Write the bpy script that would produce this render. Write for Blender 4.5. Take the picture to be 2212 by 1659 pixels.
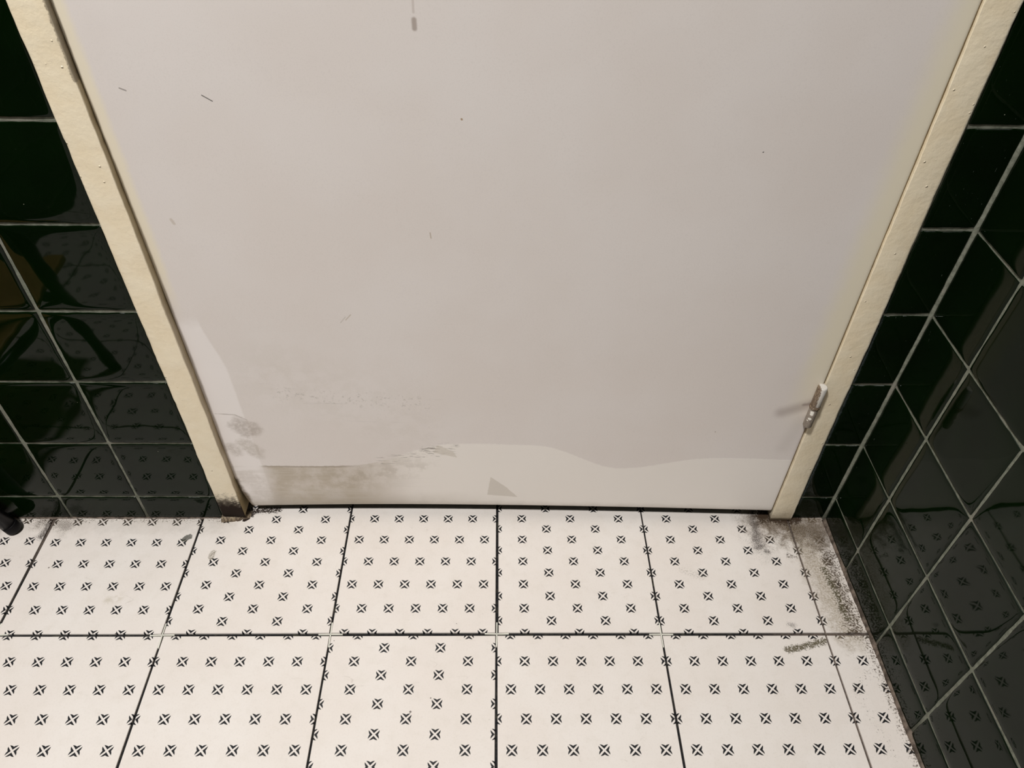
import bpy, bmesh, math, random
from mathutils import Vector, Matrix, noise
random.seed(7)
for o in list(bpy.data.objects): bpy.data.objects.remove(o)
S = bpy.context.scene
COL = S.collection

# ---------------------------------------------------------------- camera
pitch, yaw, roll, FPX = 0.76893, -0.02021, 0.01713, 1648.4
cy_, sy_, cp_, sp_ = math.cos(yaw), math.sin(yaw), math.cos(pitch), math.sin(pitch)
Fv = Vector((-sy_*cp_, cy_*cp_, -sp_)); Rv = Vector((cy_, sy_, 0)); Uv = Rv.cross(Fv)
R2 = math.cos(roll)*Rv + math.sin(roll)*Uv
U2 = -math.sin(roll)*Rv + math.cos(roll)*Uv
cam = bpy.data.cameras.new('camera'); camo = bpy.data.objects.new('camera', cam); COL.objects.link(camo)
M = Matrix((R2, U2, -Fv)).transposed().to_4x4(); M.translation = Vector((0.00426, -0.62136, 0.85663))
camo.matrix_world = M
cam.sensor_width = 36; cam.lens = FPX/2212*36; cam.clip_start = .01
S.camera = camo
# ---------------------------------------------------------------- world, lamp, exposure
W = bpy.data.worlds.new('world'); S.world = W; W.use_nodes = True
W.node_tree.nodes['Background'].inputs[0].default_value = (.9, .92, 1, 1)
W.node_tree.nodes['Background'].inputs[1].default_value = 0.02
L = bpy.data.lights.new('ceiling_lamp_light', 'AREA'); L.shape = 'DISK'; L.size = .22; L.energy = 66; L.color = (1, .99, .985)
Lo = bpy.data.objects.new('ceiling_lamp_light', L); COL.objects.link(Lo); Lo.location = (-.62, -.92, 2.40)
S.view_settings.view_transform = 'Standard'; S.view_settings.look = 'None'; S.view_settings.gamma = 1
S.view_settings.exposure = 0.0
S.view_settings.use_curve_mapping = False

# ---------------------------------------------------------------- node helpers
class X:
    """expression on shader sockets"""
    def __init__(s, nt, v): s.nt, s.v = nt, v
    def _m(s, op, *a, clamp=False):
        n = s.nt.nodes.new('ShaderNodeMath'); n.operation = op; n.use_clamp = clamp
        for i, x in enumerate(a):
            x = x.v if isinstance(x, X) else x
            if isinstance(x, (int, float)): n.inputs[i].default_value = x
            else: s.nt.links.new(x, n.inputs[i])
        return X(s.nt, n.outputs[0])
    def __add__(s, o): return s._m('ADD', s, o)
    __radd__ = __add__
    def __sub__(s, o): return s._m('SUBTRACT', s, o)
    def __rsub__(s, o): return s._m('SUBTRACT', o, s)
    def __mul__(s, o): return s._m('MULTIPLY', s, o)
    __rmul__ = __mul__
    def __truediv__(s, o): return s._m('DIVIDE', s, o)
    def abs(s): return s._m('ABSOLUTE', s)
    def max(s, o): return s._m('MAXIMUM', s, o)
    def min(s, o): return s._m('MINIMUM', s, o)
    def lt(s, o): return s._m('LESS_THAN', s, o)
    def gt(s, o): return s._m('GREATER_THAN', s, o)
    def round(s): return s._m('ROUND', s)
    def fract(s): return s._m('FRACT', s)
    def sqrt(s): return s._m('SQRT', s)
    def clamp(s): return s._m('ADD', s, 0.0, clamp=True)
    def ss(s, a, b, lo=0., hi=1.):       # smoothstep from a to b
        n = s.nt.nodes.new('ShaderNodeMapRange'); n.interpolation_type = 'SMOOTHSTEP'
        s.nt.links.new(s.v, n.inputs[0])
        if a > b: a, b, lo, hi = b, a, hi, lo
        for i, q in zip((1, 2, 3, 4), (a, b, lo, hi)): n.inputs[i].default_value = q
        return X(s.nt, n.outputs[0])

class Mat:
    def __init__(s, name, rough=.5, spec=.5):
        s.m = bpy.data.materials.new(name); s.m.use_nodes = True; s.nt = s.m.node_tree
        s.b = s.nt.nodes['Principled BSDF']; s.b.inputs['Roughness'].default_value = rough
        s.b.inputs['Specular IOR Level'].default_value = spec
    def pos(s):
        g = s.nt.nodes.new('ShaderNodeNewGeometry'); q = s.nt.nodes.new('ShaderNodeSeparateXYZ')
        s.nt.links.new(g.outputs['Position'], q.inputs[0]); s.P = g.outputs['Position']
        s.x, s.y, s.z = [X(s.nt, q.outputs[i]) for i in range(3)]
        return s.x, s.y, s.z
    def noise(s, scale, detail=3, rough=.55, stretch=None, dist=0, loc=None):
        n = s.nt.nodes.new('ShaderNodeTexNoise'); n.inputs['Scale'].default_value = scale
        n.inputs['Detail'].default_value = detail; n.inputs['Roughness'].default_value = rough
        n.inputs['Distortion'].default_value = dist
        src = s.P
        if stretch or loc:
            mp = s.nt.nodes.new('ShaderNodeMapping'); s.nt.links.new(src, mp.inputs[0])
            if stretch: mp.inputs['Scale'].default_value = stretch
            if loc: mp.inputs['Location'].default_value = loc
            src = mp.outputs[0]
        s.nt.links.new(src, n.inputs['Vector'])
        return X(s.nt, n.outputs[0])
    def voro(s, scale, rnd=1, feature='F1'):
        n = s.nt.nodes.new('ShaderNodeTexVoronoi'); n.inputs['Scale'].default_value = scale; n.feature = feature
        n.inputs['Randomness'].default_value = rnd
        s.nt.links.new(s.P, n.inputs['Vector'])
        return X(s.nt, n.outputs['Distance']), X(s.nt, n.outputs['Color'])
    def const(s, c):
        n = s.nt.nodes.new('ShaderNodeRGB'); n.outputs[0].default_value = (*c, 1); return n.outputs[0]
    def mix(s, fac, a, b, mode='MIX'):
        n = s.nt.nodes.new('ShaderNodeMix'); n.data_type = 'RGBA'; n.blend_type = mode
        f = fac.v if isinstance(fac, X) else fac
        if isinstance(f, (int, float)): n.inputs[0].default_value = f
        else: s.nt.links.new(f, n.inputs[0])
        for i, c in ((6, a), (7, b)):
            if isinstance(c, tuple): n.inputs[i].default_value = (*c, 1)
            else: s.nt.links.new(c, n.inputs[i])
        return n.outputs[2]
    def color(s, c):
        if isinstance(c, tuple): s.b.inputs['Base Color'].default_value = (*c, 1)
        else: s.nt.links.new(c, s.b.inputs['Base Color'])
    def rough(s, x): s.nt.links.new(x.v, s.b.inputs['Roughness'])
    def bump(s, h, dist=.001, strength=1.):
        n = s.nt.nodes.new('ShaderNodeBump'); n.inputs['Strength'].default_value = strength
        n.inputs['Distance'].default_value = dist; s.nt.links.new(h.v, n.inputs['Height'])
        s.nt.links.new(n.outputs[0], s.b.inputs['Normal'])
    def seg(s, u, v, x1, y1, x2, y2, r, soft=.5, wob=None):
        """mask: 1 within r of the segment, fading over r*soft"""
        dx, dy = x2-x1, y2-y1; L2 = dx*dx+dy*dy
        if L2 < 1e-10: px, py = u-x1, v-y1
        else:
            t = (((u-x1)*dx + (v-y1)*dy)*(1/L2)).clamp()
            px, py = (u-x1)-t*dx, (v-y1)-t*dy
        d = (px*px+py*py).sqrt()
        if wob is not None: d = d + wob*r
        return d.ss(r, r*(1-soft))

def srgb(r, g, b):
    f = lambda c: ((c/255+.055)/1.055)**2.4 if c > 10 else c/255/12.92
    return (f(r), f(g), f(b))

# ---------------------------------------------------------------- materials
def floor_tile_material():
    m = Mat('patterned_floor_tile', .42, .35); x, y, z = m.pos()
    uv = m.nt.nodes.new('ShaderNodeUVMap'); uv.uv_map = 'UVMap'
    sp = m.nt.nodes.new('ShaderNodeSeparateXYZ'); m.nt.links.new(uv.outputs[0], sp.inputs[0])
    U, V = X(m.nt, sp.outputs[0])*6.0, X(m.nt, sp.outputs[1])*6.0
    r = V.round(); par = (r*.5).fract()                 # 0 on even rows, .5 on odd rows
    us = U + .5 - par                                   # even rows sit half a step aside
    lx = (us - us.round()).abs(); ly = (V - r).abs()
    a = lx.max(ly); b = lx.min(ly)
    t = 1 - (b*(1/.125)).min(1.0)
    lim = .138 + .042*(1 - t*t)
    e = .008
    motif = (a-b).ss(.041-e, .041+e) * (lim-a).ss(-e, e)
    # clay-white glaze, faintly mottled
    n1 = m.noise(9, 4); n2 = m.noise(60, 5, .65); n3 = m.noise(500, 2)
    base = m.mix(n1.ss(.35, .7), (.73, .665, .605), (.755, .70, .645))
    base = m.mix(n2.ss(.45, .75)*.35, base, (.65, .59, .52))
    base = m.mix(n3.ss(.5, .72)*.12, base, (.5, .43, .36))
    c = m.mix(motif, base, (.014, .014, .016))
    # grains of dirt
    gr = m.noise(1500, 2, .7); g2 = m.noise(430, 5, .78); g3 = m.noise(75, 5, .7); g4 = m.noise(30, 3, .6)
    w = (g3-.5)*1.6
    def dirt(c, mask, k, col, grain=gr, lo=.62, hi=.5):
        """mask thins out into grains towards its edge"""
        f = (grain + mask*k).ss(lo, lo+.12)
        return m.mix((f*mask.ss(0, .25)), c, col)
    seg = lambda *q, soft=.8, wob=w: m.seg(x, y, *q, soft=soft, wob=wob)
    brown, dark, tan = (.075, .052, .033), (.03, .02, .015), (.20, .155, .10)
    # haze by the hinge-side corner
    hz = seg(.372, -.002, .43, -.012, .05, soft=.9)
    c = m.mix(hz*(g2.ss(.30, .65)*.45+.52), c, (.20, .15, .10))
    c = m.mix(seg(.41, -.03, .43, -.17, .034, soft=.9)*(g2.ss(.38, .60)*.6+.25), c, (.33, .27, .19))
    c = dirt(c, seg(.365, .004, .395, .0, .022), .30, brown, g2, .68)
    c = dirt(c, seg(.352, .01, .348, -.045, .016, soft=1.), .22, dark)
    c = dirt(c, seg(.343, .008, .352, -.052, .03, soft=1.), .10, dark)
    c = dirt(c, seg(.355, -.052, .358, -.054, .008, soft=1.), .22, dark)
    c = dirt(c, seg(.385, -.01, .44, -.03, .055, soft=1.), .20, brown, gr)
    c = dirt(c, seg(.36, .006, .41, -.002, .016, soft=1.), .34, (.05, .032, .02), g2, .62)
    c = dirt(c, seg(.382, -.058, .392, -.062, .008), .2, brown, g2, .66)
    # grime along the foot of the right wall
    c = dirt(c, seg(.436, -.06, .437, -.165, .026, soft=1.), .21, brown, g2, .64)
    c = dirt(c, seg(.425, -.08, .432, -.15, .010, soft=1.), .24, (.09, .075, .04), g2, .64)
    c = dirt(c, seg(.446, -.18, .460, -.42, .016, soft=1.), .19, brown, g2, .66)
    c = dirt(c, seg(.412, -.24, .44, -.215, .012, soft=1.), .13, brown, g2, .66)
    c = dirt(c, seg(.412, -.24, .43, -.31, .018, soft=1.), .10, brown, g2, .66)
    c = dirt(c, seg(.415, -.175, .425, -.20, .012, soft=1.), .10, brown, g2, .66)
    c = dirt(c, seg(.347, -.1905, .394, -.180, .0085, soft=.9, wob=w*.5), .22, (.13, .11, .07), g2, .60)
    c = dirt(c, seg(.358, -.158, .362, -.159, .007, soft=1.), .16, dark, gr)
    # grime at the foot of the left wall
    c = dirt(c, seg(-.66, -.004, -.37, -.0015, .012, soft=1.), .16, brown, g2, .66)
    c = dirt(c, seg(-.615, -.006, -.575, -.012, .022, soft=1.), .17, dark, gr)
    c = m.mix(seg(-.66, -.008, -.37, -.006, .03, soft=1.)*.2, c, tan)
    c = dirt(c, seg(-.345, .006, -.335, .006, .008, soft=.9), .3, dark, g2, .62)
    c = dirt(c, seg(-.345, .010, -.30, .014, .009, soft=.9), .22, dark, g2, .60)
    c = dirt(c, seg(-.602, -.004, -.604, -.03, .012, soft=1.), .22, dark, gr, .62)
    c = dirt(c, seg(-.338, .0, -.343, -.004, .003, soft=.6), .4, dark, g2, .6)
    c = m.mix(seg(-.4135, -.0335, -.410, -.0305, .0052, soft=.3)*g2.ss(.3, .45)*.85, c, (.06, .06, .045))
    c = m.mix(seg(-.3705, -.054, -.372, -.062, .0048, soft=.5)*g2.ss(.42, .5)*.7, c, (.16, .13, .075))
    c = m.mix(seg(-.482, -.124, -.470, -.120, .010, soft=.8)*g3.ss(.4, .6)*.45, c, (.42, .36, .25))
    c = m.mix(seg(.240, -.082, .262, -.092, .008, soft=.8)*g2.ss(.5, .56)*.35, c, (.2, .18, .14))
    # loose specks
    d, cc = m.voro(42)
    sep = m.nt.nodes.new('ShaderNodeSeparateColor'); m.nt.links.new(cc.v, sep.inputs[0])
    k = X(m.nt, sep.outputs[0]); k2 = X(m.nt, sep.outputs[1])
    spk = (d - .055*k2).lt(0) * k.gt(.72)
    c = m.mix(spk*.8, c, (.07, .05, .04))
    # hair-thin scratches
    hl = m.noise(5, 2, .5, stretch=(.5, 3, 1), dist=1.5)
    c = m.mix(((hl-.52).abs()).ss(.0012, 0)*n2.ss(.5, .6)*.25, c, (.3, .24, .2))
    m.color(c)
    m.rough(n2*.2+.32)
    m.bump(n2*.3+n3*.1, .0004, .25)
    return m.m

def joint_material():
    m = Mat('dark_open_floor_joint', .7, .2); x, y, z = m.pos()
    n = m.noise(220, 4, .7); n2 = m.noise(25, 3)
    dusty = (x.ss(.28, .40) + x.ss(-.50, -.62)*y.ss(-.10, -.03)).clamp()
    c = m.mix(n.ss(.45, .7), (.006, .006, .007), (.03, .026, .02))
    c = m.mix(dusty*(n.ss(.3, .6)*.5+.4), c, (.13, .10, .08))
    c = m.mix(n2.ss(.60, .68)*.5, c, (.12, .11, .07))
    m.color(c); m.bump(n, .002, .6)
    return m.m

def wall_tile_material():
    m = Mat('dark_green_glazed_tile', .03, .15); x, y, z = m.pos()
    n1 = m.noise(14, 2); n2 = m.noise(900, 2); n3 = m.noise(260, 3, .7)
    c = m.mix(n1.ss(.35, .65), (.0012, .0046, .0008), (.0016, .0062, .0010))
    # scuffed paint flecks and grit near the door frame
    band = (x.ss(.395, .41)*y.ss(-.02, 0.0)*.6 + .06)
    st = m.noise(330, 3, .6, stretch=(2.2, 1, .5))
    c = m.mix((st.ss(.70, .74)*band)*.6, c, (.20, .22, .20))
    caulk = (x - .4060 + (n3-.5)*.008).ss(.002, -.002) * x.gt(.395) * y.gt(-.004) * z.ss(.02, .05)
    c = m.mix(caulk*.4*z.ss(.40, .30)*n3.ss(.25, .5), c, (.10, .12, .13))
    d, cc = m.voro(60)
    sep = m.nt.nodes.new('ShaderNodeSeparateColor'); m.nt.links.new(cc.v, sep.inputs[0])
    spk = (d - .028).lt(0) * X(m.nt, sep.outputs[0]).gt(.86)
    c = m.mix(spk*.8, c, (.35, .34, .26))
    m.color(c)
    m.rough((caulk*.4 + spk*.4 + .03))
    m.bump(n1*1.0 + n2*.002, .0011, .35)
    return m.m

def grout_material():
    m = Mat('grey_green_wall_grout', .75, .25); x, y, z = m.pos()
    n = m.noise(160, 5, .7); n2 = m.noise(22, 3); n3 = m.noise(700, 2)
    c = m.mix(n.ss(.3, .7), (.115, .122, .090), (.215, .222, .172))
    c = m.mix(n2.ss(.5, .68)*.6, c, (.24, .22, .18))
    c = m.mix(n3.ss(.62, .7)*.4, c, (.03, .03, .02))
    foot = (z + (n2-.5)*.03).ss(.045, .0)
    c = m.mix(foot*.65, c, (.045, .042, .030))
    m.color(c); m.bump(n, .0015, .5)
    return m.m

def jamb_material():
    m = Mat('cream_gloss_frame_paint', .26, .6); x, y, z = m.pos()
    n = m.noise(35, 3); n2 = m.noise(420, 4, .7); n3 = m.noise(120, 4, .65)
    c = m.mix(n.ss(.35, .65), (.84, .715, .51), (.87, .76, .565))
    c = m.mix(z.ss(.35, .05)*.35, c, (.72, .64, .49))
    # grime on the foot of the frame
    ft = (z + (n3-.5)*.03)
    st = m.noise(500, 3, .7, stretch=(.5, 1, 2))
    left = x.lt(0)
    f = ((st + ft.ss(.095, .0)*.66 - (x+.353).ss(0, .014)*.10) .ss(.70, .80)) * left
    c = m.mix(f*ft.ss(.075, .03), c, (.022, .014, .010))
    c = m.mix(ft.ss(.050, .006)*left*(1-(x+.353).ss(-.004, .010)*.75)*.95, c, (.018, .011, .008))
    c = m.mix(ft.ss(.030, .0)*(1-left)*.55, c, (.14, .09, .045))
    c = m.mix(n2.ss(.68, .72)*.5*z.ss(.55, .1), c, (.20, .15, .09))
    c = m.mix(x.ss(-.345, -.341)*x.lt(0)*y.gt(-.0022)*.85, c, (.40, .31, .17))  # shade on the lock-side rebate face, put into the paint colour
    c = m.mix(x.ss(.3990, .4005)*.9, c, (.93, .84, .66))  # bright edge highlight painted onto the hinge-side outer arris
    # rubbed strip high on the inner arris of the lock side
    rub = m.seg(x, z, -.3405, .60, -.339, .68, .0035, soft=.5, wob=(n2-.5)*1.5)
    c = m.mix(rub*.75, c, (.20, .16, .11))
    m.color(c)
    d, cc = m.voro(95)
    sep = m.nt.nodes.new('ShaderNodeSeparateColor'); m.nt.links.new(cc.v, sep.inputs[0])
    k = X(m.nt, sep.outputs[0])
    gm = (ft.ss(.060, .015)*left*.9).max(f*ft.ss(.075, .03))
    m.rough(gm*.5 + .26)
    m.nt.links.new((.6 - gm*.5).v, m.b.inputs['Specular IOR Level'])
    lump = d.ss(.13, .0)*k.gt(.70)
    m.bump(lump*1.6 + n*.9 + n3*.6, .0013, .7)
    return m.m

def door_material():
    m = Mat('pale_grey_door_paint', .40, .45); x, y, z = m.pos()
    n = m.noise(6, 3); n2 = m.noise(45, 5, .65); n3 = m.noise(220, 4, .7)
    hst = m.noise(60, 4, .7, stretch=(.18, 1, 3.2)); fine = m.noise(900, 2)
    wob = (n2-.5)*1.8
    base = m.mix(n.ss(.35, .65), (.735, .668, .622), (.755, .695, .655))
    base = m.mix(fine.ss(.5, .7)*.08, base, (.40, .35, .31))
    c = base
    seg = lambda *q, soft=.8, wob=wob: m.seg(x, z, *q, soft=soft, wob=wob)
    # older tired paint low on the lock side
    c = m.mix(seg(-.25, .26, -.12, .19, .11, soft=1.)*n2.ss(.42, .70)*.26, c, (.52, .46, .38))
    c = m.mix(seg(-.25, .23, -.09, .215, .018, soft=1.)*n3.ss(.55, .62)*.30, c, (.22, .19, .15))
    c = m.mix(seg(-.25, .23, -.10, .22, .06, soft=1.)*hst.ss(.62, .70)*.30, c, (.25, .21, .17))
    # newer coat: a strip up the lock side and a band along the bottom
    ramp = m.nt.nodes.new('ShaderNodeValToRGB'); cr = ramp.color_ramp; cr.interpolation = 'B_SPLINE'
    pts = [(-.36, .335), (-.3105, .335), (-.3035, .29), (-.300, .16), (-.2975, .101), (-.185, .101), (-.118, .126), (-.08, .141), (.02, .1435), (.075, .138), (.15, .104), (.25, .124), (.38, .126)]
    # left strip and bottom band handled separately
    band = [(-.36, .101), (-.185, .101), (-.13, .118), (-.08, .141), (.02, .1445), (.075, .137), (.15, .103), (.25, .124), (.38, .127)]
    cr.interpolation = 'CARDINAL'
    while len(cr.elements) < len(band): cr.elements.new(.5)
    for e_, (bx, bz) in zip(cr.elements, band):
        e_.position = (bx+.36)/.74; e_.color = (bz*4,)*3+(1,)
    m.nt.links.new(((x+.36)*(1/.74)).v, ramp.inputs[0])
    sepr = m.nt.nodes.new('ShaderNodeSeparateColor'); m.nt.links.new(ramp.outputs[0], sepr.inputs[0])
    hgt = X(m.nt, sepr.outputs[0])*.25
    jag = (n3-.5)*.006
    soft_r = x.ss(-.16, -.05)
    dz = hgt - z + jag*.6
    low = dz.ss(-.0015, .0015)*(1-soft_r*.0)
    edge_x = -.3005 - (z-.12)*.018 - z.ss(.26, .345)*.012
    strip = (edge_x - x + jag*.3).ss(-.0015, .0015)*(z+(n2-.5)*.02).ss(.352, .325)
    bot_fade = z.ss(.118, .095)
    newc = (low.max(strip))
    c = m.mix(low*x.ss(-.20, -.08)*.75, c, (.87, .815, .75))
    c = m.mix(strip*.75, c, (.86, .805, .775))
    # grubby brushed area between them
    grub = low*x.ss(-.10, -.20)*x.ss(-.31, -.285)
    c = m.mix(grub*(n2.ss(.30, .65)*.5+.42), c, (.46, .39, .30))
    c = m.mix(low*x.ss(-.06, -.20)*hst.ss(.45, .65)*.4, c, (.62, .57, .51))
    ln = (dz+.0005).ss(-.0015, 0.)*dz.ss(.003, .0)*x.ss(-.17, -.20)*x.ss(-.305, -.295)
    c = m.mix(ln*.6, c, (.25, .19, .13))
    # smudges on the strip
    for q, k, col in (((-.3065, .176, -.303, .170, .019), .55, (.30, .24, .19)), ((-.330, .137, -.325, .128, .013), .45, (.36, .30, .24)),
                      ((-.309, .140, -.302, .128, .017), .45, (.36, .30, .23)), ((-.325, .075, -.30, .04, .02), .25, (.38, .32, .25))):
        c = m.mix(seg(*q, soft=.6)*(n3.ss(.3, .6)*.6+.4)*k, c, col)
    arc = m.seg(x, z, -.335, .197, -.312, .195, .0014, soft=1., wob=wob).max(m.seg(x, z, -.312, .195, -.300, .186, .0014, soft=1., wob=wob))
    c = m.mix(arc*.5, c, (.25, .2, .16))
    # scraped dashes along the paint edge
    ds = m.noise(180, 3, .7, stretch=(.35, 1, 3.5))
    for q, k in (((-.145, .112, -.075, .129, .012), .8), ((-.09, .134, -.052, .1425, .008), .9), ((-.08, .122, -.06, .13, .012), .5)):
        c = m.mix(seg(*q, soft=.8, wob=wob*.5)*ds.ss(.56, .60)*k*.7, c, (.10, .075, .055))
    def tri(c, p, col, k):
        f = None
        for i in range(len(p)):
            (ax, az), (bx, bz) = p[i], p[(i+1) % len(p)]
            L_ = math.hypot(bx-ax, bz-az)
            h = ((bx-ax)*(z-az) - (bz-az)*(x-ax))*(1/L_) + (n3-.5)*.002
            h = h.ss(-.0006, .0006); f = h if f is None else f*h
        return m.mix(f*k, c, col)
    c = tri(c, [(-.0135, .0440), (.0320, .0395), (.012, .060), (-.0045, .082), (-.0085, .082)], (.60, .54, .47), .7)
    c = tri(c, [(-.080, .128), (-.050, .119), (-.038, .1185), (-.055, .130), (-.060, .1425), (-.075, .141)], (.60, .54, .46), .6)
    c = m.mix(seg(-.20, .08, -.10, .10, .035, soft=1.)*n2.ss(.45, .6)*.3, c, (.33, .27, .2))
    # foot of the door
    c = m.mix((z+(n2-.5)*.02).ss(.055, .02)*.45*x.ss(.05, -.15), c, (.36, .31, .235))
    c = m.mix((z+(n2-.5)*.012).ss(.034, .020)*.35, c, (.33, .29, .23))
    # cream over-paint beside the frame
    c = m.mix((x + (n2-.5)*.01 + (z-.4)*(-.02)).ss(.332, .360)*z.ss(.16, .3)*.75, c, (.80, .72, .53))
    c = m.mix((x + (n2-.5)*.006).ss(-.326, -.334)*z.ss(.33, .42)*.75, c, (.82, .73, .54))
    # corner rot at the lock side
    c = m.mix(m.seg(x, z, -.341, .070, -.333, .018, .0085, soft=.8, wob=wob)*.92, c, (.10, .065, .03))
    # rust bled from the hinge, and the hinge shadow painted below it
    c = m.mix(m.seg(x, z, .364, .2275, .357, .2255, .0040, soft=1., wob=wob*.6)*.5, c, (.12, .07, .06))
    c = m.mix(m.seg(x, z, .364, .226, .335, .212, .014, soft=1.)*.40, c, (.20, .13, .11))
    c = m.mix(m.seg(x, z, .362, .20, .352, .15, .015, soft=1.)*.12, c, (.28, .23, .19))  # soft shadow under the hinge, put into the door colour
    # flecks
    for q, k, col in (((-.0643, .640, -.0643, .6465, .0030), .6, (.22, .15, .11)), ((-.0643, .652, -.0640, .664, .0014), .3, (.3, .22, .17)),
                      ((-.2455, .5845, -.2380, .5795, .0007), .9, (.08, .07, .06)), ((-.3115, .590, -.3070, .588, .0010), .7, (.2, .17, .15)),
                      ((-.160, .342, -.154, .349, .0010), .4, (.32, .24, .13)), ((-.166, .338, -.160, .346, .0009), .3, (.3, .25, .18)),
                      ((-.03, .5660, -.0298, .5656, .0013), .8, (.3, .17, .05)), ((-.307, .4640, -.3055, .4595, .0022), .35, (.35, .26, .16)),
                      ((-.064, .4515, -.0635, .4455, .0009), .5, (.3, .2, .1)), ((.234, .5395, .2341, .5396, .0009), .9, (.03, .03, .03))):
        c = m.mix(m.seg(x, z, *q, soft=.7)*k, c, col)
    d, cc = m.voro(26)
    sep = m.nt.nodes.new('ShaderNodeSeparateColor'); m.nt.links.new(cc.v, sep.inputs[0])
    spk = (d - .022).lt(0) * X(m.nt, sep.outputs[0]).gt(.80)
    c = m.mix(spk*.6, c, (.2, .14, .09))
    m.color(c)
    m.rough(n2*.12+.34)
    br = m.noise(90, 3, .6, stretch=(.12, 1, 2.5))
    rim = d*0.0
    m.bump(n*1.5 + newc*.12 + br*low*.25 + fine*.02, .0012, .35)
    return m.m

def hinge_material():
    m = Mat('rusty_painted_hinge', .45, .5); x, y, z = m.pos()
    n = m.noise(420, 4, .7); n2 = m.noise(900, 3, .7, stretch=(1, 1, .4))
    rust = m.mix(n2.ss(.4, .62), (.10, .06, .035), (.27, .20, .13))
    # upper knuckle keeps white paint on its outer side
    wt = (x - .3655 + (n-.5)*.005 - (z-.245)*(-.05)).ss(-.0006, .0006) * z.gt(.2315)
    grey = m.mix(n.ss(.35, .65), (.20, .165, .13), (.30, .25, .20))
    low = z.ss(.2275, .2265)
    c = m.mix(low, rust, grey)
    c = m.mix(wt*.95, c, (.66, .62, .56))
    for px_, pz_, r_ in ((.3650, .2225, .0022), (.3651, .2195, .0020), (.3650, .2120, .0020), (.3635, .2085, .0008)):
        c = m.mix(m.seg(x, z, px_, pz_, px_, pz_-.0002, r_, soft=.3), c, (.74, .70, .62))
    c = m.mix(n2.ss(.62, .68)*.6*(1-wt)*(1-z.gt(.210)*z.lt(.225)), c, (.03, .018, .012))
    m.color(c); m.bump(n, .0008, .6)
    return m.m

def simple(name, col, rough=.5, spec=.5, nscale=None, col2=None, metal=0):
    m = Mat(name, rough, spec); m.pos()
    m.b.inputs['Metallic'].default_value = metal
    n = m.noise(nscale or 40, 4)
    m.color(m.mix(n.ss(.35, .65), col, col2 or tuple(v*.85 for v in col)))
    m.bump(n, .0004, .2)
    return m.m

M_FT, M_FJ, M_WT, M_WG = floor_tile_material(), joint_material(), wall_tile_material(), grout_material()
M_JAMB, M_DOOR, M_HINGE = jamb_material(), door_material(), hinge_material()
M_SPACER = simple('white_plastic', (.78, .76, .66), .4)
M_BLACK = simple('black_leg_lacquer', (.005, .0042, .0052), .3, .2, 80)
M_RUBBER = simple('black_rubber', (.005, .0045, .005), .5, .15)
M_WOOD = simple('brown_wood', (.55, .33, .10), .5, .4, 30, (.45, .26, .08))
M_CEIL = simple('white_ceiling_paint', (.72, .70, .66), .8, .2)
M_FILLER = simple('old_tan_sealant', (.30, .235, .15), .7, .3, 300, (.10, .07, .05))
M_DARK = simple('door_gap_shade', (.035, .028, .02), .9, .1)  # door underside and back, coloured dark to deepen shade in the gap

# ---------------------------------------------------------------- mesh helpers
def empty(name, loc, label=None, cat=None, group=None, kind=None):
    o = bpy.data.objects.new(name, None); COL.objects.link(o); o.location = loc; tag(o, label, cat, group, kind); return o
def tag(o, label=None, cat=None, group=None, kind=None):
    for k, v in (('label', label), ('category', cat), ('group', group), ('kind', kind)):
        if v: o[k] = v
    return o
def mesh(name, verts, faces, mats, parent=None, origin=(0, 0, 0), fm=None, uv=None, smooth=False):
    og = Vector(origin) if parent is None else parent.location
    me = bpy.data.meshes.new(name); me.from_pydata([Vector(v)-og for v in verts], [], faces)
    for m_ in (mats if isinstance(mats, list) else [mats]): me.materials.append(m_)
    if fm:
        for p, i in zip(me.polygons, fm): p.material_index = i
    if uv:
        l = me.uv_layers.new(name='UVMap')
        for i, t in enumerate(uv): l.data[i].uv = t
    if smooth: me.polygons.foreach_set('use_smooth', [True]*len(me.polygons))
    o = bpy.data.objects.new(name, me); COL.objects.link(o)
    if parent is None: o.location = og
    else: o.parent = parent
    return o
def from_bm(name, bm, mats, parent=None, origin=(0, 0, 0), smooth=False):
    bmesh.ops.recalc_face_normals(bm, faces=bm.faces)
    vs = [v.co.copy() for v in bm.verts]; bm.verts.index_update()
    fs = [[v.index for v in f.verts] for f in bm.faces]; sm = [f.smooth for f in bm.faces]; fi = [f.material_index for f in bm.faces]; bm.free()
    o = mesh(name, vs, fs, mats, parent, origin, fm=fi)
    o.data.polygons.foreach_set('use_smooth', [True]*len(fs) if smooth else sm)
    return o
def box(bm, x0, x1, y0, y1, z0, z1, bev=0, seg=2):
    r = bmesh.ops.create_cube(bm, size=1)
    for v in r['verts']:
        v.co = Vector(((x0+x1)/2+v.co.x*(x1-x0), (y0+y1)/2+v.co.y*(y1-y0), (z0+z1)/2+v.co.z*(z1-z0)))
    if bev:
        es = list({e for v in r['verts'] for e in v.link_edges})
        bmesh.ops.bevel(bm, geom=es, offset=bev, segments=seg, affect='EDGES', profile=.5)
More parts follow.
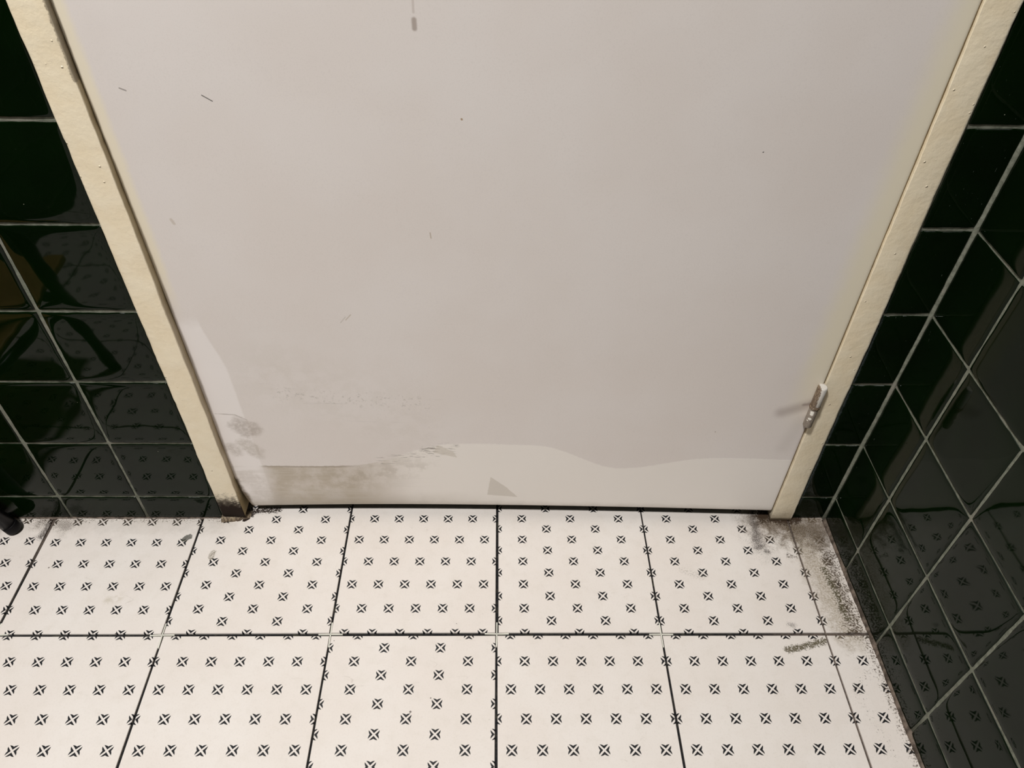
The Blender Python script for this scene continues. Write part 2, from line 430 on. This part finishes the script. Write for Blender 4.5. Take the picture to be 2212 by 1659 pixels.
def tube(bm, p0, p1, r0, r1=None, n=28, caps=True, rnd=0):
    p0, p1 = Vector(p0), Vector(p1); r1 = r1 or r0
    ax = (p1-p0).normalized(); u = ax.orthogonal().normalized(); v = ax.cross(u); Lg = (p1-p0).length
    prof = []
    if rnd:
        for i in range(5):
            a = math.pi/2*(i/4); prof.append((rnd*(1-math.sin(a)) if False else rnd*(1-math.sin(a)), r0-rnd*(1-math.sin(math.acos(1-math.sin(a))) if False else r0-rnd+rnd*math.sin(a))))
        prof = [(rnd*(1-math.cos(math.pi/2*(1-i/4)))*0+rnd*(1-math.sin(math.pi/2*i/4)), r0-rnd+rnd*math.cos(math.pi/2*(1-i/4))) for i in range(5)]
        prof += [(Lg-d, r1-(r0-r)) for d, r in reversed(prof)]
    else: prof = [(0, r0), (Lg, r1)]
    rings = [[bm.verts.new(p0+ax*d+(u*math.cos(2*math.pi*i/n)+v*math.sin(2*math.pi*i/n))*r) for i in range(n)] for d, r in prof]
    for a, b in zip(rings, rings[1:]):
        for i in range(n): bm.faces.new([a[i], a[(i+1) % n], b[(i+1) % n], b[i]]).smooth = True
    if caps: bm.faces.new(rings[0][::-1]); bm.faces.new(rings[-1])

# ---------------------------------------------------------------- floor
T = .2; YL = -.1702
off = {  # how each hand-laid tile sits: corner offsets in mm (left-near, right-near, right-far, left-far)
    ('u', -3): [(.6, .2), (-1, .2), (1, -3.8), (2, -3.8)], ('u', -2): [(-.6, .5), (-.2, .9), (0, 1.5), (1, 1.2)],
    ('u', -1): [(-.2, 1.1), (-.3, 1.1), (-.4, 2.8), (-.3, 2.8)], ('u', 0): [(1.0, 1.0), (-.3, .8), (-2, 3.1), (0, 3.2)],
    ('u', 1): [(-.2, .6), (-.4, .5), (-2.4, 3.0), (-2.8, 3.2)], ('u', 2): [(-.6, .4), (0, .4), (-2, 2), (-2.3, 2.6)],
    ('l', -3): [(-2, .5), (-.6, .2), (.6, -.6), (.7, -.4)], ('l', -2): [(.2, .1), (-.2, -.4), (.6, -.4), (.4, -.4)],
    ('l', -1): [(-.2, -.8), (.2, -1.4), (0, -.3), (.3, -.4)], ('l', 0): [(1.0, -1.5), (1.8, -1.8), (-.6, -.5), (-.3, -.3)],
    ('l', 1): [(2.3, -1.7), (2.0, -1.3), (-.9, -.8), (-.6, -.7)], ('l', 2): [(2.4, -1), (1.1, -.6), (-2, -.9), (-1.2, -.8)]}
ROT = {('u', -2), ('u', 0), ('u', 1), ('u', 2), ('l', -1)}
V, Fc, UV, FM = [], [], [], []
INS, BV = .0013, .0005
XR = lambda y, z=0: .44824 + .01946*z - .02603*y      # right wall face
for row in range(-9, 3):                              # row 1 is the one that runs under the door
    for col in range(-5, 3):
        key = ('u' if row == 1 else 'l' if row == 0 else row, col)
        y0 = YL+(row-1)*T; x0 = col*T
        cs = [(x0, y0), (x0+T, y0), (x0+T, y0+T), (x0, y0+T)]
        if key in off: cs = [(a+c*.001, b+d*.001) for (a, b), (c, d) in zip(cs, off[key])]
        rot = key in ROT or (key not in off and random.random() < .4)
        def P(u, v):
            return [(1-u)*(1-v)*cs[0][i]+u*(1-v)*cs[1][i]+u*v*cs[2][i]+(1-u)*v*cs[3][i] for i in (0, 1)]
        i0 = INS/T; i1 = (INS+BV)/T; b = len(V)
        tz = random.uniform(-.00015, .00015)
        lo = [(i0, i0), (1-i0, i0), (1-i0, 1-i0), (i0, 1-i0)]; hi = [(i1, i1), (1-i1, i1), (1-i1, 1-i1), (i1, 1-i1)]
        for (u, v), z in [(q, -.006) for q in lo]+[(q, -BV) for q in lo]+[(q, tz) for q in hi]: V.append((*P(u, v), z))
        q = [[8, 9, 10, 11]] + [[s+j, s+(j+1) % 4, s+4+(j+1) % 4, s+4+j] for s in (0, 4) for j in range(4)]
        uvs = lo+lo+hi
        for f in q:
            Fc.append([b+k for k in f]); FM.append(0)
            for k in f:
                u, v = uvs[k]; UV.append((v, 1-u) if rot else (u, v))
b = len(V); V += [(-1.0, -1.98, -.0026), (.62, -1.98, -.0026), (.62, .42, -.0026), (-1.0, .42, -.0026), (-1.0, -1.98, -.03), (.62, -1.98, -.03), (.62, .42, -.03), (-1.0, .42, -.03)]
for f in ([0, 1, 2, 3], [7, 6, 5, 4], [0, 4, 5, 1], [1, 5, 6, 2], [2, 6, 7, 3], [3, 7, 4, 0]): Fc.append([b+k for k in f]); FM.append(1); UV += [(0, 0)]*4
fl = mesh('floor', V, Fc, [M_FT, M_FJ], fm=FM, uv=UV)
tag(fl, 'white floor tiles printed with small black cross motifs and dark open joints', 'floor', kind='structure')

# ---------------------------------------------------------------- tiled walls
ROWS = [0.0, .0464, .1517, .2558, .3572, .4612, .5640, .6665]
while ROWS[-1] < 2.40: ROWS.append(ROWS[-1]+.1025)
ROWS[-1] = 2.45
def wall(name, us, zs, fn, thick, label, fine=lambda u, z: True, body=None, gw=.0021):
    """fn(u, z, d) -> world point, d is depth out of the grout face; us, zs are the joint positions"""
    V, Fc, FM = [], [], []
    sd = len(name)*3.7
    def jit(u, z, s1, s2, a0, a1, z0, z1):
        k1, k2 = max(0, 1-s1/.004), max(0, 1-s2/.004)
        n1 = noise.noise(Vector((u*9+sd, z*75, 1.3)))*.0007+noise.noise(Vector((u*9+sd, z*260, 5.3)))*.0003
        n2 = noise.noise(Vector((u*75, z*9+sd, 7.1)))*.0007+noise.noise(Vector((u*260, z*9+sd, 2.1)))*.0003
        return u + (n1*k1 if u < (a0+a1)/2 else -n1*k1), z + (n2*k2 if z < (z0+z1)/2 else -n2*k2)
    prof = [0, .0006, .0014, .0026, .0042, .0065, .010, .015]
    for a, b_ in zip(us, us[1:]):
        for c, d in zip(zs, zs[1:]):
            if fine(a, c): pr = prof
            else: pr = [0, .002, .006]
            def axis(lo, hi, g0, g1):
                lo += g0; hi -= g1; w = hi-lo; p = [q for q in pr if q < w*.45]
                mid = [] if pr is not prof else [lo+w*k for k in (.2, .26, .32, .38, .44, .5, .56, .62, .68, .74, .8) if p[-1]+.002 < w*k < w-p[-1]-.002]
                return [lo+q for q in p]+mid+[hi-q for q in reversed(p)], lo, hi
            j = lambda: random.uniform(-.0003, .0004)
            A, a0, a1 = axis(a, b_, gw+j(), gw+j()); Z, z0, z1 = axis(c, d, gw+j(), gw+j())
            tu, tz = random.gauss(0, .0035), random.gauss(0, .0035); cv = random.uniform(-.0002, .0004); lift = random.uniform(0, .0002)
            n0 = len(V)
            for z in Z:
                for u in A:
                    s1, s2 = min(u-a0, a1-u), min(z-z0, z1-z)
                    A_ = .0005 if min(b_-a, 1) > .06 else .0003
                    dep = .0016 + lift - A_*math.exp(-s1/.0026) - .0005*math.exp(-s2/.0026)
                    dep += tu*(u-(a0+a1)/2) + tz*(z-(z0+z1)/2) + cv*(1-((u-(a0+a1)/2)/.05)**2-((z-(z0+z1)/2)/.05)**2)
                    V.append(fn(*jit(u, z, s1, s2, a0, a1, z0, z1), max(dep, .0003)))
            nu = len(A)
            for r in range(len(Z)-1):
                for k in range(nu-1): Fc.append([n0+r*nu+k, n0+r*nu+k+1, n0+(r+1)*nu+k+1, n0+(r+1)*nu+k]); FM.append(0)
            # tile rim down into the grout
            loop = [n0+k for k in range(nu)]+[n0+r*nu+nu-1 for r in range(1, len(Z))]+[n0+(len(Z)-1)*nu+k for k in range(nu-2, -1, -1)]+[n0+r*nu for r in range(len(Z)-2, 0, -1)]
            m0 = len(V); uz = [(A[0], 0)]
            pts = [(u, Z[0]) for u in A]+[(A[-1], z) for z in Z[1:]]+[(u, Z[-1]) for u in A[-2::-1]]+[(A[0], z) for z in Z[-2:0:-1]]
            for u, z in pts: V.append(fn(*jit(u, z, min(u-a0, a1-u), min(z-z0, z1-z), a0, a1, z0, z1), -.002))
            N = len(loop)
            for k in range(N): Fc.append([loop[k], m0+k, m0+(k+1) % N, loop[(k+1) % N]]); FM.append(0)
    # grout slab (subdivided so its face follows the joints unevenly)
    ug = [us[0]+(us[-1]-us[0])*k/ max(1, int((us[-1]-us[0])/.004)) for k in range(int((us[-1]-us[0])/.004)+1)] if False else [us[0], us[-1]]
    n0 = len(V)
    for dd in (.0, -thick):
        for z in (zs[0], zs[-1]):
            for u in (us[0], us[-1]): V.append(fn(u, z, dd))
    for f in ([0, 1, 3, 2], [4, 6, 7, 5], [0, 4, 5, 1], [1, 5, 7, 3], [3, 7, 6, 2], [2, 6, 4, 0]): Fc.append([n0+k for k in f]); FM.append(1)
    o = mesh(name, V, Fc, [M_WT, M_WG], fm=FM, smooth=True)
    for p in o.data.polygons:
        if p.material_index == 1: p.use_smooth = False
    o.data.validate()
    bm = bmesh.new(); bm.from_mesh(o.data); bmesh.ops.recalc_face_normals(bm, faces=bm.faces)
    # keep rims crisp
    bm.to_mesh(o.data); bm.free()
    tag(o, label, 'wall', kind='structure'); return o
DT = .0016     # tile face sits this far out of the grout face
XA = -.4738
us = [-.90] + [XA-.1025*k for k in range(4, -1, -1)] + [-.3705]
wall('wall_back_left', us, ROWS, lambda u, z, d: (u, -(d-DT), z), .12, 'dark green glazed tile wall to the left of the door', fine=lambda u, z: z < .7)
zs_r = ROWS
def fn_strip(u, z, d): return (u + (XR(0, z)-XR(0, 0) if u > .43 else 0), -(d-DT), z)
wall('wall_back_right', [.4030, .4482], zs_r, fn_strip, .12, 'narrow dark green tile strip between door frame and right wall', fine=lambda u, z: z < .8)
ys = [0.0] + [.0827+.1025*k for k in range(0, 19)]; ys = ys[:19] + [1.95]
wall('wall_right', ys, ROWS, lambda u, z, d: (XR(-u, z)-(d-DT), -u, z), .1, 'dark green glazed tile wall on the right meeting the door wall', fine=lambda u, z: z < .8 and u < .75)
# the rest of the little room: left wall, rear wall, ceiling
yb = [.0] + [.1025*k for k in range(1, 19)] + [1.95]
wall('wall_left', yb, ROWS, lambda u, z, d: (-.90+d, -u, z), .1, 'dark green tiled side wall', fine=lambda u, z: False)
xb = [-.90+.1025*k for k in range(0, 14)] + [.52]
wall('wall_rear', xb, ROWS, lambda u, z, d: (u, -1.95+d, z), .1, 'dark green tiled rear wall', fine=lambda u, z: False)
bm = bmesh.new(); box(bm, -1.0, .65, -2.06, .14, 2.45, 2.5)
tag(from_bm('ceiling', bm, M_CEIL), 'plain white ceiling', 'ceiling', kind='structure')
# wall above the door
bm = bmesh.new(); box(bm, -.3705, .4030, .0, .12, 2.04, 2.45)
tag(from_bm('wall_back_over_door', bm, M_CEIL), 'plastered wall above the door', 'wall', kind='structure')
# sealant beads where the walls meet the floor and each other (part of the tiling)
def bead(name, pts, r, mat, label, seed, flat=.6):
    rnd = random.Random(seed); V, Fc = [], []; n = 8
    P = []
    for (a, b) in zip(pts, pts[1:]):
        a, b = Vector(a), Vector(b); N = max(2, int((b-a).length/.004))
        for k in range(N): P.append(a.lerp(b, k/N))
    P.append(Vector(pts[-1])); w = 0
    for i, p in enumerate(P):
        t = (P[min(i+1, len(P)-1)]-P[max(i-1, 0)]).normalized(); u = t.orthogonal().normalized(); v = t.cross(u)
        w = w*.8 + rnd.gauss(0, .12); rr = r*(1+w*.5)
        for k in range(n):
            a = 2*math.pi*k/n; V.append(p+(u*math.cos(a)+v*math.sin(a))*rr)
    for i in range(len(P)-1):
        for k in range(n): Fc.append([i*n+k, i*n+(k+1) % n, (i+1)*n+(k+1) % n, (i+1)*n+k])
    o = mesh(name, V, Fc, mat, smooth=True); tag(o, label, 'trim', kind='structure'); return o
cp = [(XR(0, z)+.0003, .0003, z) for z in (.0, .3, .6, .9, 1.5, 2.44)]
bead('trim_1', cp, .0029, M_WG, 'grey grout line up the corner beside the door frame', 1)
M_GRIME = simple('grimy_floor_sealant', (.17, .13, .10), .7, .3, 120, (.05, .036, .026))
fp = [(XR(y)+.0008, y, .0002) for y in (-.003, -.06, -.12, -.2, -.3, -.45, -.8)]
bead('trim_2', fp, .0042, M_GRIME, 'grimy brown sealant line at the foot of the right wall', 2)
fp = [(x, .0008, -.0012) for x in (-.9, -.7, -.5, -.374)]
bead('trim_3', fp, .0024, M_GRIME, 'thin dirty sealant line at the foot of the left wall', 3)

# ---------------------------------------------------------------- door with frame and hinge
D = empty('door_1', (0.0155, 0.0, 0.0), 'pale grey painted door in a cream frame', 'door', kind='structure')
def wavy(bm, amp, ax_f=60, seed=0):
    rnd = random.Random(seed); ph = [rnd.uniform(0, 6.28) for _ in range(6)]
    for v in bm.verts:
        z = v.co.z
        d = amp*(.5*math.sin(z*9+ph[0])+.3*math.sin(z*31+ph[1])+.12*math.sin(z*140+ph[2])+.08*math.sin(z*310+ph[3]))
        v.co.x += d
def jamb(name, xi0, xi1, zbot, seed):
    """profile swept up in z: outer arris rounded, inner arris crisp, a rebate behind"""
    lo, hi = min(xi0, xi1), max(xi0, xi1)
    outer_left = xi0 < 0
    prof = []
    r = .0042
    yf, yb_ = -.0036, .11
    def arc(cx, cy, r, a0, a1, n=5): return [(cx+r*math.cos(math.radians(a0+(a1-a0)*i/n)), cy+r*math.sin(math.radians(a0+(a1-a0)*i/n))) for i in range(n+1)]
    rl, rr = (r, .0008) if outer_left else (.0007, r)
    prof = [(lo, yb_)] + arc(lo+rl, yf+rl, rl, 180, 270) + arc(hi-rr, yf+rr, rr, 270, 360) + [(hi, yb_)]
    zs = []; z = zbot
    while z < 2.04: zs.append(z); z += .006 if z < .75 else .08
    zs.append(2.04)
    rnd = random.Random(seed); V, Fc = [], []; n = len(prof)
    ph = [rnd.uniform(0, 6.28) for _ in range(8)]; wl = wr = 0
    for z in zs:
        base = .0008*math.sin(z*7+ph[0])+.0004*math.sin(z*23+ph[1])
        wl = wl*.6+rnd.gauss(0, .00018); wr = wr*.6+rnd.gauss(0, .00018)
        for x, y in prof:
            t = (x-lo)/(hi-lo)
            k = 1 if y < .02 else 0
            dx = (base*.4 + (wl*(1-t)+wr*t))*k
            dy = (.0004*math.sin(z*17+ph[2]+t*3)+.00015*math.sin(z*90+ph[3]+t*5))*k
            V.append((x+dx, y+dy, z))
    for i in range(len(zs)-1):
        for k in range(n-1): Fc.append([i*n+k, i*n+k+1, (i+1)*n+k+1, (i+1)*n+k])
        Fc.append([i*n+n-1, i*n, (i+1)*n, (i+1)*n+n-1])
    Fc.append(list(range(n-1, -1, -1))); Fc.append([len(V)-n+k for k in range(n)])
    o = mesh(name, V, Fc, M_JAMB, D, smooth=True)
    for p in o.data.polygons:
        if abs(p.normal.z) > .9: p.use_smooth = False
    return o
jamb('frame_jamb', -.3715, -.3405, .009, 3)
jamb('frame_jamb', .3725, .4032, .001, 4)
bm = bmesh.new(); box(bm, -.3705, .4022, -.0032, .11, 2.04, 2.07, .002)
from_bm('frame_head', bm, M_JAMB, D, smooth=False)
# door leaf: slightly warped slab, worn lower lock-side corner
xs = [-.3405+d for d in (0, .0003, .0007, .0012, .002, .0035, .006)]+[-.3405+.711*k/60 for k in range(1, 60)]+[.3705-d for d in (.006, .0035, .002, .0012, .0007, .0003, 0)]
zb = lambda x: .0155+.0045*(1-abs((x+.05)/.30)**2 if x < -.05 else 1)+(x+.34)/.711*.0008
def ydoor(x, z):
    t = (x+.3405)/.711; zz = max(0, min(1, (z-.28)/.38))
    yl = .008-.005*zz
    return yl*(1-t) + (-.0032)*t + .0035*4*t*(1-t)*(1-.35*zz)
zsd = [0, .0008, .002, .004, .008, .014, .02, .03, .04, .05, .06]+[.08+.03*k for k in range(22)]+[.8, 1.0, 1.4, 2.0]
V, Fc = [], []
def dp(i, j, back):
    x = xs[i]; zt = zsd[j]/2.0; z = zb(x)+(2.032-zb(x))*zt
    # nibbled corner
    if i < 14:
        c = max(0, 1-(z-.0135)/.075); xmin = -.3405+.0105*c**2.2; x = xmin+(x+.3405)*(1-(xmin+.3405)/(xs[14]+.3405))
    else: xmin = -.3405
    y = ydoor(x, z)
    if back: return (x, y+.04, z)
    ed = min(x-xmin, .3705-x); eb = z-zb(x)
    y += (.0004 if x < 0 else .0015)*math.exp(-ed/.0007) + .0013*math.exp(-max(eb, 0)/.0014)
    return (x, y, z)
NX, NZ = len(xs), len(zsd)
for back in (0, 1):
    for j in range(NZ):
        for i in range(NX): V.append(dp(i, j, back))
idx = lambda i, j, b: b*NX*NZ+j*NX+i
for j in range(NZ-1):
    for i in range(NX-1):
        Fc.append([idx(i, j, 0), idx(i+1, j, 0), idx(i+1, j+1, 0), idx(i, j+1, 0)]); Fc.append([idx(i, j, 1), idx(i, j+1, 1), idx(i+1, j+1, 1), idx(i+1, j, 1)])
for j in range(NZ-1):
    Fc.append([idx(0, j, 0), idx(0, j+1, 0), idx(0, j+1, 1), idx(0, j, 1)]); Fc.append([idx(NX-1, j, 0), idx(NX-1, j, 1), idx(NX-1, j+1, 1), idx(NX-1, j+1, 0)])
nf = len(Fc)
for i in range(NX-1):
    Fc.append([idx(i, 0, 0), idx(i, 0, 1), idx(i+1, 0, 1), idx(i+1, 0, 0)]); Fc.append([idx(i, NZ-1, 0), idx(i+1, NZ-1, 0), idx(i+1, NZ-1, 1), idx(i, NZ-1, 1)])
leaf = mesh('door_leaf', V, Fc, [M_DOOR, M_DARK], D, smooth=True)
for p in leaf.data.polygons:
    if p.normal.z < -.7 or p.normal.y > .7: p.material_index = 1
nrm_ok = leaf.data.polygons
for p in nrm_ok:
    if abs(p.normal.y) < .3: p.use_smooth = False
# stop behind the leaf so that the frame is closed
bm = bmesh.new(); box(bm, -.3405, -.3285, .052, .11, .012, 2.04, .0008); from_bm('door_stop', bm, M_JAMB, D)
bm = bmesh.new(); box(bm, .3605, .3725, .052, .11, .012, 2.04, .0008); from_bm('door_stop', bm, M_JAMB, D)
# cracked filler at the foot of the lock-side jamb
rnd = random.Random(11); V, Fc = [], []
N = 26
for i in range(N+1):
    t = i/N; x = -.3725+.0385*t
    yf = -.0072+.0075*t**2+rnd.gauss(0, .0004); h = .0085*(1-.25*t)*(math.sin(math.pi*min(1, .12+t*.95))**.35)+rnd.gauss(0, .0005)
    for y, z in ((yf, -.0005), (yf+.0002, h*.35), (yf+.0014, h*.75), (yf+.004, h), (.012, h*1.02), (.012, -.0005)): V.append((x, y, z))
for i in range(N):
    for k in range(5): Fc.append([i*6+k, (i+1)*6+k, (i+1)*6+k+1, i*6+k+1])
    Fc.append([i*6+5, (i+1)*6+5, (i+1)*6, i*6])
Fc += [[5, 4, 3, 2, 1, 0], [N*6+k for k in range(6)]]
o = mesh('floor_filler', V, Fc, M_FILLER, D, smooth=True); o['label'] = 'cracked tan filler under the grimy foot of the frame'
# hinge: pin barrel of two knuckles with a washer, plus the leaf flange let into the door edge
HX, HY = .3675, -.0080
def knuckle(name, z0, z1, r, cap=.0015):
    bm = bmesh.new(); n = 32
    prof = [(z0, r-cap), (z0+cap*.3, r-cap*.3), (z0+cap, r), (z1-cap, r), (z1-cap*.3, r-cap*.35), (z1, r-cap)]
    rings = []
    rr = random.Random(int(z0*1e5))
    for z, q in prof:
        rings.append([bm.verts.new((HX+math.cos(a)*q*(1+rr.gauss(0, .008)), HY+math.sin(a)*q, z)) for a in [2*math.pi*k/n for k in range(n)]])
    for a, b in zip(rings, rings[1:]):
        for k in range(n): bm.faces.new([a[k], a[(k+1) % n], b[(k+1) % n], b[k]]).smooth = True
    bm.faces.new(rings[0][::-1]); bm.faces.new(rings[-1])
    return bm
hg = from_bm('hinge', knuckle('', .2300, .2605, .0056, .0014), M_HINGE, D)
for nm, z0, z1, r in (('hinge_knuckle', .1955, .2272, .0052), ('hinge_washer', .2268, .2302, .0062)):
    o = from_bm(nm, knuckle('', z0, z1, r, .0007 if r > .006 else .0018), M_HINGE, D)
    o.parent = hg
    # keep local coordinates relative to the hinge (both sit at the door's origin)
    o.location = (0, 0, 0)
bm = bmesh.new(); box(bm, .3655, .3715, -.0045, .004, .197, .259, .0004); o = from_bm('hinge_plate', bm, M_HINGE, D); o.parent = hg

# ---------------------------------------------------------------- tile spacers left in the joints
def spacer(name, x, y, rot, label, L_=(.0145, .0145, .0150, .0165)):
    e = Vector((x, y, -.0012)); V, Fc = [], []; w = .00065
    rnd = random.Random(int(x*1000)); c, s = math.cos(rot), math.sin(rot)
    bm = bmesh.new()
    for k, (dx, dy) in enumerate(((1, 0), (-1, 0), (0, 1), (0, -1))):
        ln = L_[k]; bend = rnd.uniform(-.0006, .0006)
        pts = []
        for i in range(7):
            t = .0004+(ln-.0004)*i/6; b_ = bend*(i/6)**2
            px, py = (dx*t, b_) if dx else (b_, dy*t)
            nx, ny = (0, w) if dx else (w, 0)
            pts.append(((px-nx, py-ny), (px+nx, py+ny)))
        prev = None
        for a, b in pts:
            q = [bm.verts.new((x+c*p[0]-s*p[1], y+s*p[0]+c*p[1], z)) for p in (a, b) for z in (-.0030, -.0002)]
            if prev:
                for f in ((0, 1), (1, 3), (3, 2), (2, 0)): bm.faces.new([prev[f[0]], prev[f[1]], q[f[1]], q[f[0]]])
            else: bm.faces.new([q[0], q[1], q[3], q[2]])
            prev = q
        bm.faces.new([prev[2], prev[3], prev[1], prev[0]])
    o = from_bm('tile_spacer', bm, M_SPACER, origin=e)
    tag(o, label, 'tile spacer', 'white spacers left in the floor joints')
yj = YL
spacer('tile_spacer', .0002, yj+.0008, -.01, 'white plastic spacer cross in the floor joint straight below the middle of the door')
spacer('tile_spacer', -.1996, yj+.0007, .01, 'white spacer cross in the second floor joint crossing from the left corner of the door')
spacer('tile_spacer', .1990, yj-.0001, .0, 'white plastic spacer cross in the floor joint right of the door middle')
spacer('tile_spacer', -.4005, yj+.0000, .02, 'white spacer cross in the floor joint below the foot of the left door frame')
spacer('tile_spacer', -.5985, yj+.0005, .02, 'white spacer cross at the far left edge of the floor joint')

# ---------------------------------------------------------------- stool at the left, only a leg in view
ST = empty('metal_stool', (-.76, -.16, 0), 'black round metal stool leg standing by the left green tiled wall', 'stool')
legs = [((-.6430, -.0195, 0), (-.740, -.050, .44)), ((-.6165, -.2930, 0), (-.690, -.265, .44)), ((-.885, -.0400, 0), (-.855, -.06, .44)), ((-.885, -.3100, 0), (-.855, -.27, .44))]
def at(leg, z):
    a, b = map(Vector, leg); return a.lerp(b, z/.44)
for lg in legs:
    bm = bmesh.new(); tube(bm, at(lg, .012), at(lg, .44), .0097, .0097, 28)
    o = from_bm('leg', bm, M_BLACK, ST)
    bm = bmesh.new(); n = 28; d = (at(lg, .1)-at(lg, 0)).normalized(); u = d.orthogonal().normalized(); v = d.cross(u); b0 = at(lg, 0)
    rings = []
    for h, r in ((.0004, .0075), (.0010, .0092), (.0025, .0101), (.014, .0101), (.0145, .0097)):
        rings.append([bm.verts.new(Vector((b0+d*h+(u*math.cos(2*math.pi*i/n)+v*math.sin(2*math.pi*i/n))*r))) for i in range(n)])
    low = min(v_.co.z for v_ in rings[0])
    for rg in rings:
        for v_ in rg: v_.co.z -= low*1.0
    for a, b in zip(rings, rings[1:]):
        for i in range(n): bm.faces.new([a[i], a[(i+1) % n], b[(i+1) % n], b[i]]).smooth = True
    bm.faces.new(rings[0][::-1]); bm.faces.new(rings[-1])
    f = from_bm('rubber_foot', bm, M_RUBBER, ST); f.parent = o
for a, b in ((0, 1), (2, 3), (0, 2), (1, 3)):
    bm = bmesh.new(); tube(bm, at(legs[a], .155), at(legs[b], .155), .008, .008, 20); from_bm('stretcher', bm, M_BLACK, ST)
bm = bmesh.new(); box(bm, -.872, -.668, -.36, -.045, .160, .172, .003); from_bm('wooden_shelf', bm, M_WOOD, ST)
bm = bmesh.new(); box(bm, -.885, -.690, -.300, -.030, .44, .475, .012, 3); from_bm('seat', bm, M_BLACK, ST)
